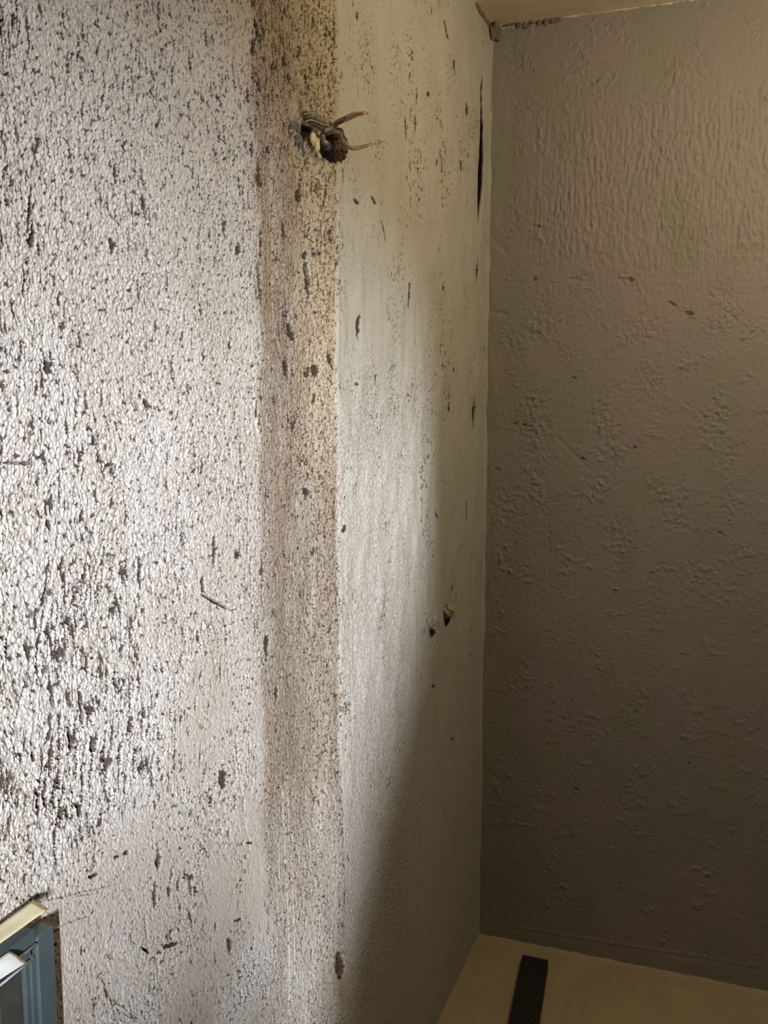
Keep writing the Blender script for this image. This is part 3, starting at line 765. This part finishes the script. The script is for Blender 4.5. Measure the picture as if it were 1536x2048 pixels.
# lumpy bead of old plaster in the top corner
bm = bmesh.new()
rnd = random.Random(5)
lump(bm, (0.008, -0.012, 2.288), (0.016, 0.016, 0.026), 1, 0.5)
for i in range(9):
    x = 0.018 + i * 0.0165
    lump(bm, (x, -0.001, 2.298 + rnd.uniform(-.006, .001)), (0.012 * rnd.uniform(.5, 1.2), 0.005 * rnd.uniform(.6, 1.1), 0.008 * rnd.uniform(.4, 1.1)), 10 + i, 0.6, 3)
for i in range(8):
    y = -0.01 - i * 0.018
    lump(bm, (0.002, y, 2.296 + rnd.uniform(-.004, .002)), (0.004, 0.011, 0.007), 40 + i, 0.6, 3)
tag(bm_obj('trim_1', bm, m_lumpb, smooth=True), 'lumpy dirty plaster bead in the top corner under the ceiling', kind='structure')

# ================================================================== THINGS
# ---- cable sleeve and wires in the wall hole
def wp(px, py, x):          # a point that stands x metres off the left wall's plane, seen at px,py
    return tuple(on_x(px, py, x))

base = wp(640, 258, 0.0)
t = empty('cable_sleeve', base)
tag(t, 'crumpled grey cable sleeve stuffed in the torn wall hole', 'cable sleeve')
bm = bmesh.new()
tube(bm, [wp(606, 228, -0.008), wp(616, 231, 0.002), wp(628, 233, 0.005), wp(640, 240, 0.006), wp(650, 248, 0.006), wp(662, 254, 0.008), wp(674, 250, 0.014)],
     [0.003, 0.005, 0.006, 0.006, 0.0055, 0.005, 0.003], 14, 3, 0.45)
tube(bm, [wp(608, 236, -0.010), wp(620, 241, 0.000), wp(634, 246, 0.002), wp(646, 254, 0.003), wp(660, 258, 0.006)],
     [0.003, 0.005, 0.006, 0.006, 0.0035], 14, 4, 0.45)
lump(bm, wp(650, 258, 0.000), (0.006, 0.010, 0.008), 3, 0.5)
bm_obj('sleeve', bm, m_sleeve, t, True)
bm = bmesh.new()
tube(bm, [wp(611, 243, 0.004), wp(622, 240, 0.008), wp(634, 244, 0.009), wp(648, 250, 0.010), wp(660, 252, 0.012)], [0.0009] * 5, 8, 6, 0.3)
tube(bm, [wp(607, 229, 0.004), wp(622, 226, 0.008), wp(636, 229, 0.010), wp(645, 238, 0.011), wp(652, 247, 0.011)], [0.0009] * 5, 8, 7, 0.3)
o = bm_obj('frayed_edge', bm, m_plaster_w, t, True); o['label'] = 'pale frayed edge'

bm = bmesh.new()
lump(bm, wp(678, 290, -0.006), (0.012, 0.017, 0.022), 7, 0.45, 5)
lump(bm, wp(669, 272, -0.008), (0.010, 0.012, 0.012), 8, 0.5, 4)
lump(bm, wp(679, 306, -0.004), (0.007, 0.010, 0.012), 9, 0.6, 4)
tag(bm_obj('mortar_lump', bm, m_earth, None, True, wp(672, 290, 0)), 'brown crumbly mortar lump at the lower end of the wire hole', 'mortar')
bm = bmesh.new()
lump(bm, wp(626, 276, -0.004), (0.003, 0.008, 0.009), 17, 0.3, 4)
lump(bm, wp(634, 290, -0.005), (0.003, 0.007, 0.010), 18, 0.4, 4)
tag(bm_obj('foam_filler', bm, m_foam, None, True, wp(630, 280, 0)), 'pale yellow filler at the left edge of the wire hole', 'filler')

t = empty('electrical_wire', wp(664, 258, 0.01))
tag(t, 'twisted brown wires sticking up and right out of the wall hole', 'wire')
bm = bmesh.new()
A = [(648, 262, .008), (662, 256, .014), (676, 243, .022), (690, 237, .030), (706, 232, .036), (720, 228, .040)]
tube(bm, [wp(*a) for a in A], [.0032, .0032, .0030, .0028, .0026, .0022], 10, 1, 0.12)
bm_obj('sheath', bm, m_sheath, t, True)
bm = bmesh.new()
A = [(660, 261, .012), (674, 249, .022), (688, 242, .031), (702, 236, .037), (716, 230, .041), (728, 227, .044)]
tube(bm, [wp(*a) for a in A], [.0020, .0020, .0020, .0019, .0018, .0016], 10, 2, 0.1)
o = bm_obj('conductor', bm, m_red, t, True); o['label'] = 'dark red-brown conductor'
bm = bmesh.new()
A = [(690, 234, .032), (704, 227, .038), (718, 225, .042), (730, 224, .044), (735, 227, .045)]
tube(bm, [wp(*a) for a in A], [.0015, .0014, .0014, .0012, .0008], 8, 3, 0.1)
o = bm_obj('conductor', bm, m_sheath, t, True)
bm = bmesh.new()
tube(bm, [wp(726, 227, .044), wp(733, 224, .046), wp(736, 228, .047)], [.0010, .0009, .0007], 8, 5)
tube(bm, [wp(727, 228, .044), wp(735, 229, .046)], [.0009, .0007], 8, 6)
o = bm_obj('bare_end', bm, m_white, t, True); o['label'] = 'pale bare wire tip'

t = empty('electrical_wire', wp(672, 268, 0.01))
tag(t, 'single grey wire curling down and right below the twisted wires, end bared', 'wire')
bm = bmesh.new()
A = [(656, 262, .006), (668, 263, .014), (679, 268, .020), (684, 280, .024), (694, 291, .028), (706, 297, .032), (720, 295, .036), (735, 291, .040)]
tube(bm, [wp(*a) for a in A], [.0036, .0036, .0033, .0031, .0029, .0027, .0026, .0024], 10, 9, 0.1)
bm_obj('sheath', bm, m_sheath, t, True)
bm = bmesh.new()
A = [(733, 291, .0395), (744, 287, .042), (752, 288, .044), (760, 285, .046), (771, 284, .049)]
tube(bm, [wp(*a) for a in A], [.0010, .0009, .0009, .0008, .0006], 8, 10)
A = [(734, 290, .0395), (745, 289, .043), (756, 284, .046), (768, 281, .048)]
tube(bm, [wp(*a) for a in A], [.0007, .0007, .0006, .0005], 8, 11)
bm_obj('bare_end', bm, m_copper, t, True)
bm = bmesh.new()
for k, (a, b_, c_) in enumerate([(738, 289, .0405), (741, 286, .041), (752, 288, .044), (760, 287, .046), (765, 282, .047), (759, 282, .046)]):
    lump(bm, wp(a, b_, c_), (.0014, .0016, .0016), 30 + k, 0.5, 2)
o = bm_obj('plaster_crumbs', bm, m_white, t, True); o['label'] = 'white plaster crumbs on the bare wire'

# ---- two crusted wall plugs
for i, (px, py, lab) in enumerate([(865, 1250, 'plaster-crusted plug stub in the painted wall, lower left of the pair'),
                                   (895, 1229, 'plaster-crusted plug stub in the painted wall, upper right of the pair')]):
    c = wp(px, py, 0.0)
    t = empty('wall_plug', c)
    tag(t, lab, 'wall plug', 'crusted plug stubs by the corner')
    bm = bmesh.new()
    lump(bm, wp(px, py - 6 + i * 0, .008), (.014, .010, .013), 50 + i, 0.55, 4)
    bm_obj('plaster_crust', bm, m_plaster_w, t, True)
    bm = bmesh.new()
    lump(bm, wp(px - 2, py + 10, .003), (.007, .007, .011), 60 + i, 0.5, 4)  # dark lump placed where the crust would cast its shadow
    o = bm_obj('crust_shade', bm, m_dark, t, True); o['label'] = 'dark brown lump, painted shadow under the crust'

# ---- black strip on the floor
z1 = 0.022
q = [on_z(1045, 1909, z1), on_z(1096, 1920, z1), on_z(1068, 2062, z1), on_z(1016, 2052, z1)]
dirv = Vector(q[3] - q[0]).normalized()
L0, L1 = Vector(q[0]), Vector(q[1])
bm = bmesh.new()
nU, nV = 10, 60
length = 0.42
rnd = random.Random(3)
top = []
side = (L1 - L0)
n_ = 90; mU = 14
from mathutils import noise as mn
rows = []
for i in range(n_ + 1):
    row = []
    prof = [(-0.02, 0), (-0.01, .6), (0, 1)] + [(k / (mU), 1) for k in range(1, mU)] + [(1, 1), (1.01, .6), (1.02, 0)]
    for (u, hh) in prof:
        p = L0 + side * u + dirv * (length * i / n_)
        nz = mn.noise(Vector((u * 5, i * .9, 1))) * .0016 + mn.noise(Vector((u * 14, i * .35, 5))) * .001
        e = mn.noise(Vector((u * 2, i * .5, 9))) * .0018
        z = max(0.0, hh * z1 + (nz if hh > .5 else 0))
        row.append(bm.verts.new((p.x + (e if hh >= 1 and (u < .05 or u > .95) else 0), p.y, z if hh > 0 else 0.0)))
    rows.append(row)
for i in range(n_):
    for k in range(len(rows[0]) - 1):
        bm.faces.new((rows[i][k], rows[i][k + 1], rows[i + 1][k + 1], rows[i + 1][k]))
bm.faces.new(rows[0][::-1]); bm.faces.new(rows[-1])
tag(bm_obj('timber_strip', bm, m_char, None, False, tuple(L0)[:2] + (0.0,)), 'black rough timber strip lying on the khaki floor below the corner', 'timber strip')

# ---- grey metal frame with tape standing against the left wall
XF = 0.019
P_tr = Vector(on_x(108, 1868, XF))            # outer top corner of the upright
P_in = Vector(on_x(71, 1858, XF))
yO, yI = P_tr.y, P_in.y
zT = (P_tr.z + P_in.z) / 2 
t = empty('metal_frame', (0.02, yI, 0.0))
tag(t, 'grey metal frame with masking tape leaning by the rough wall, bottom left', 'metal frame')
XB = 0.001
bm = bmesh.new()
bm_box(bm, (XB, yI + .002, 0.0), (XF, yO, zT), 0.0010)
bm_box(bm, (XB, yI - .004, 0.0), (XF - .003, yI + .004, zT - .003), 0.0006)
bm_obj('upright', bm, m_grey, t)
bm = bmesh.new()
bm_box(bm, (XB + .004, yI - .009, 0.0), (XF - .005, yI - .004, zT - .012), 0.0006)
o = bm_obj('upright_lip', bm, m_grey, t); o['label'] = 'darker inner rebate'
bm = bmesh.new()
bm_box(bm, (XB, -2.05, zT - .004), (XF - .001, yI + .001, zT + .008), 0.001)
bm_box(bm, (XB, -2.05, zT - .0150), (XF - .003, yI - .001, zT - .0060), 0.0008)
bm_obj('top_rail', bm, m_grey, t)
bm = bmesh.new()
tube(bm, [(XF + .0005, -2.05, zT - .0050), (XF + .0005, yI - .0005, zT - .0050)], [.0014, .0014], 8, 1)
tube(bm, [(XF - .002, -2.05, zT - .0175), (XF - .002, yI - .002, zT - .0175)], [.0012, .0012], 8, 1)
o = bm_obj('rail_edge', bm, m_glint, t, True); o['label'] = 'aluminium edge of the rail, highlight painted white'
bm = bmesh.new()
bm_box(bm, (XB, -2.05, 0.0), (XB + .003, yI - .010, zT - .012))
o = bm_obj('infill_panel', bm, m_brown, t); o['label'] = 'brown board inside the frame'
bm = bmesh.new()
bm_box(bm, (XB + .003, yI - .036, 0.0), (XB + .009, yI - .009, zT - .014), 0.0006)
o = bm_obj('inner_stop', bm, m_inner, t); o['label'] = 'dark grey inner stop'


def sheet(pts_grid, th):
    bm_ = bmesh.new()
    vv = [[bm_.verts.new(p) for p in r_] for r_ in pts_grid]
    for i in range(len(vv) - 1):
        for k in range(len(vv[0]) - 1):
            bm_.faces.new((vv[i][k], vv[i + 1][k], vv[i + 1][k + 1], vv[i][k + 1]))
    bmesh.ops.recalc_face_normals(bm_, faces=bm_.faces)
    bmesh.ops.solidify(bm_, geom=list(bm_.faces), thickness=th)
    return bm_


def bil(c00, c10, c11, c01, nu=14, nv=6, wave=0.0006, seed=0):
    out = []
    for i in range(nu + 1):
        u = i / nu; r_ = []
        for k in range(nv + 1):
            v = k / nv
            p = (Vector(c00) * (1 - u) + Vector(c10) * u) * (1 - v) + (Vector(c01) * (1 - u) + Vector(c11) * u) * v
            p += Vector((1, .3, .5)) * (mn.noise(Vector((u * 3 + seed, v * 2, seed))) * wave * 2)
            r_.append(p)
        out.append(r_)
    return out


# cream tape over the top of the rail, its torn end overshooting the upright
g = bil(on_x(-60, 1893, .008), on_x(66, 1800, .008), on_x(98, 1817, XF + .003), on_x(-60, 1930, XF + .003), seed=1)
o = bm_obj('masking_tape', sheet(g, .0004), m_tape, t, True); o['label'] = 'cream masking tape along the top rail'
g = bil(on_x(-60, 1958, XF + .001), on_x(20, 1902, XF + .001), on_x(54, 1924, XF + .010), on_x(-60, 1998, XF + .008), seed=2)
o = bm_obj('masking_tape', sheet(g, .0004), m_tapew, t, True); o['label'] = 'white masking tape below the rail'
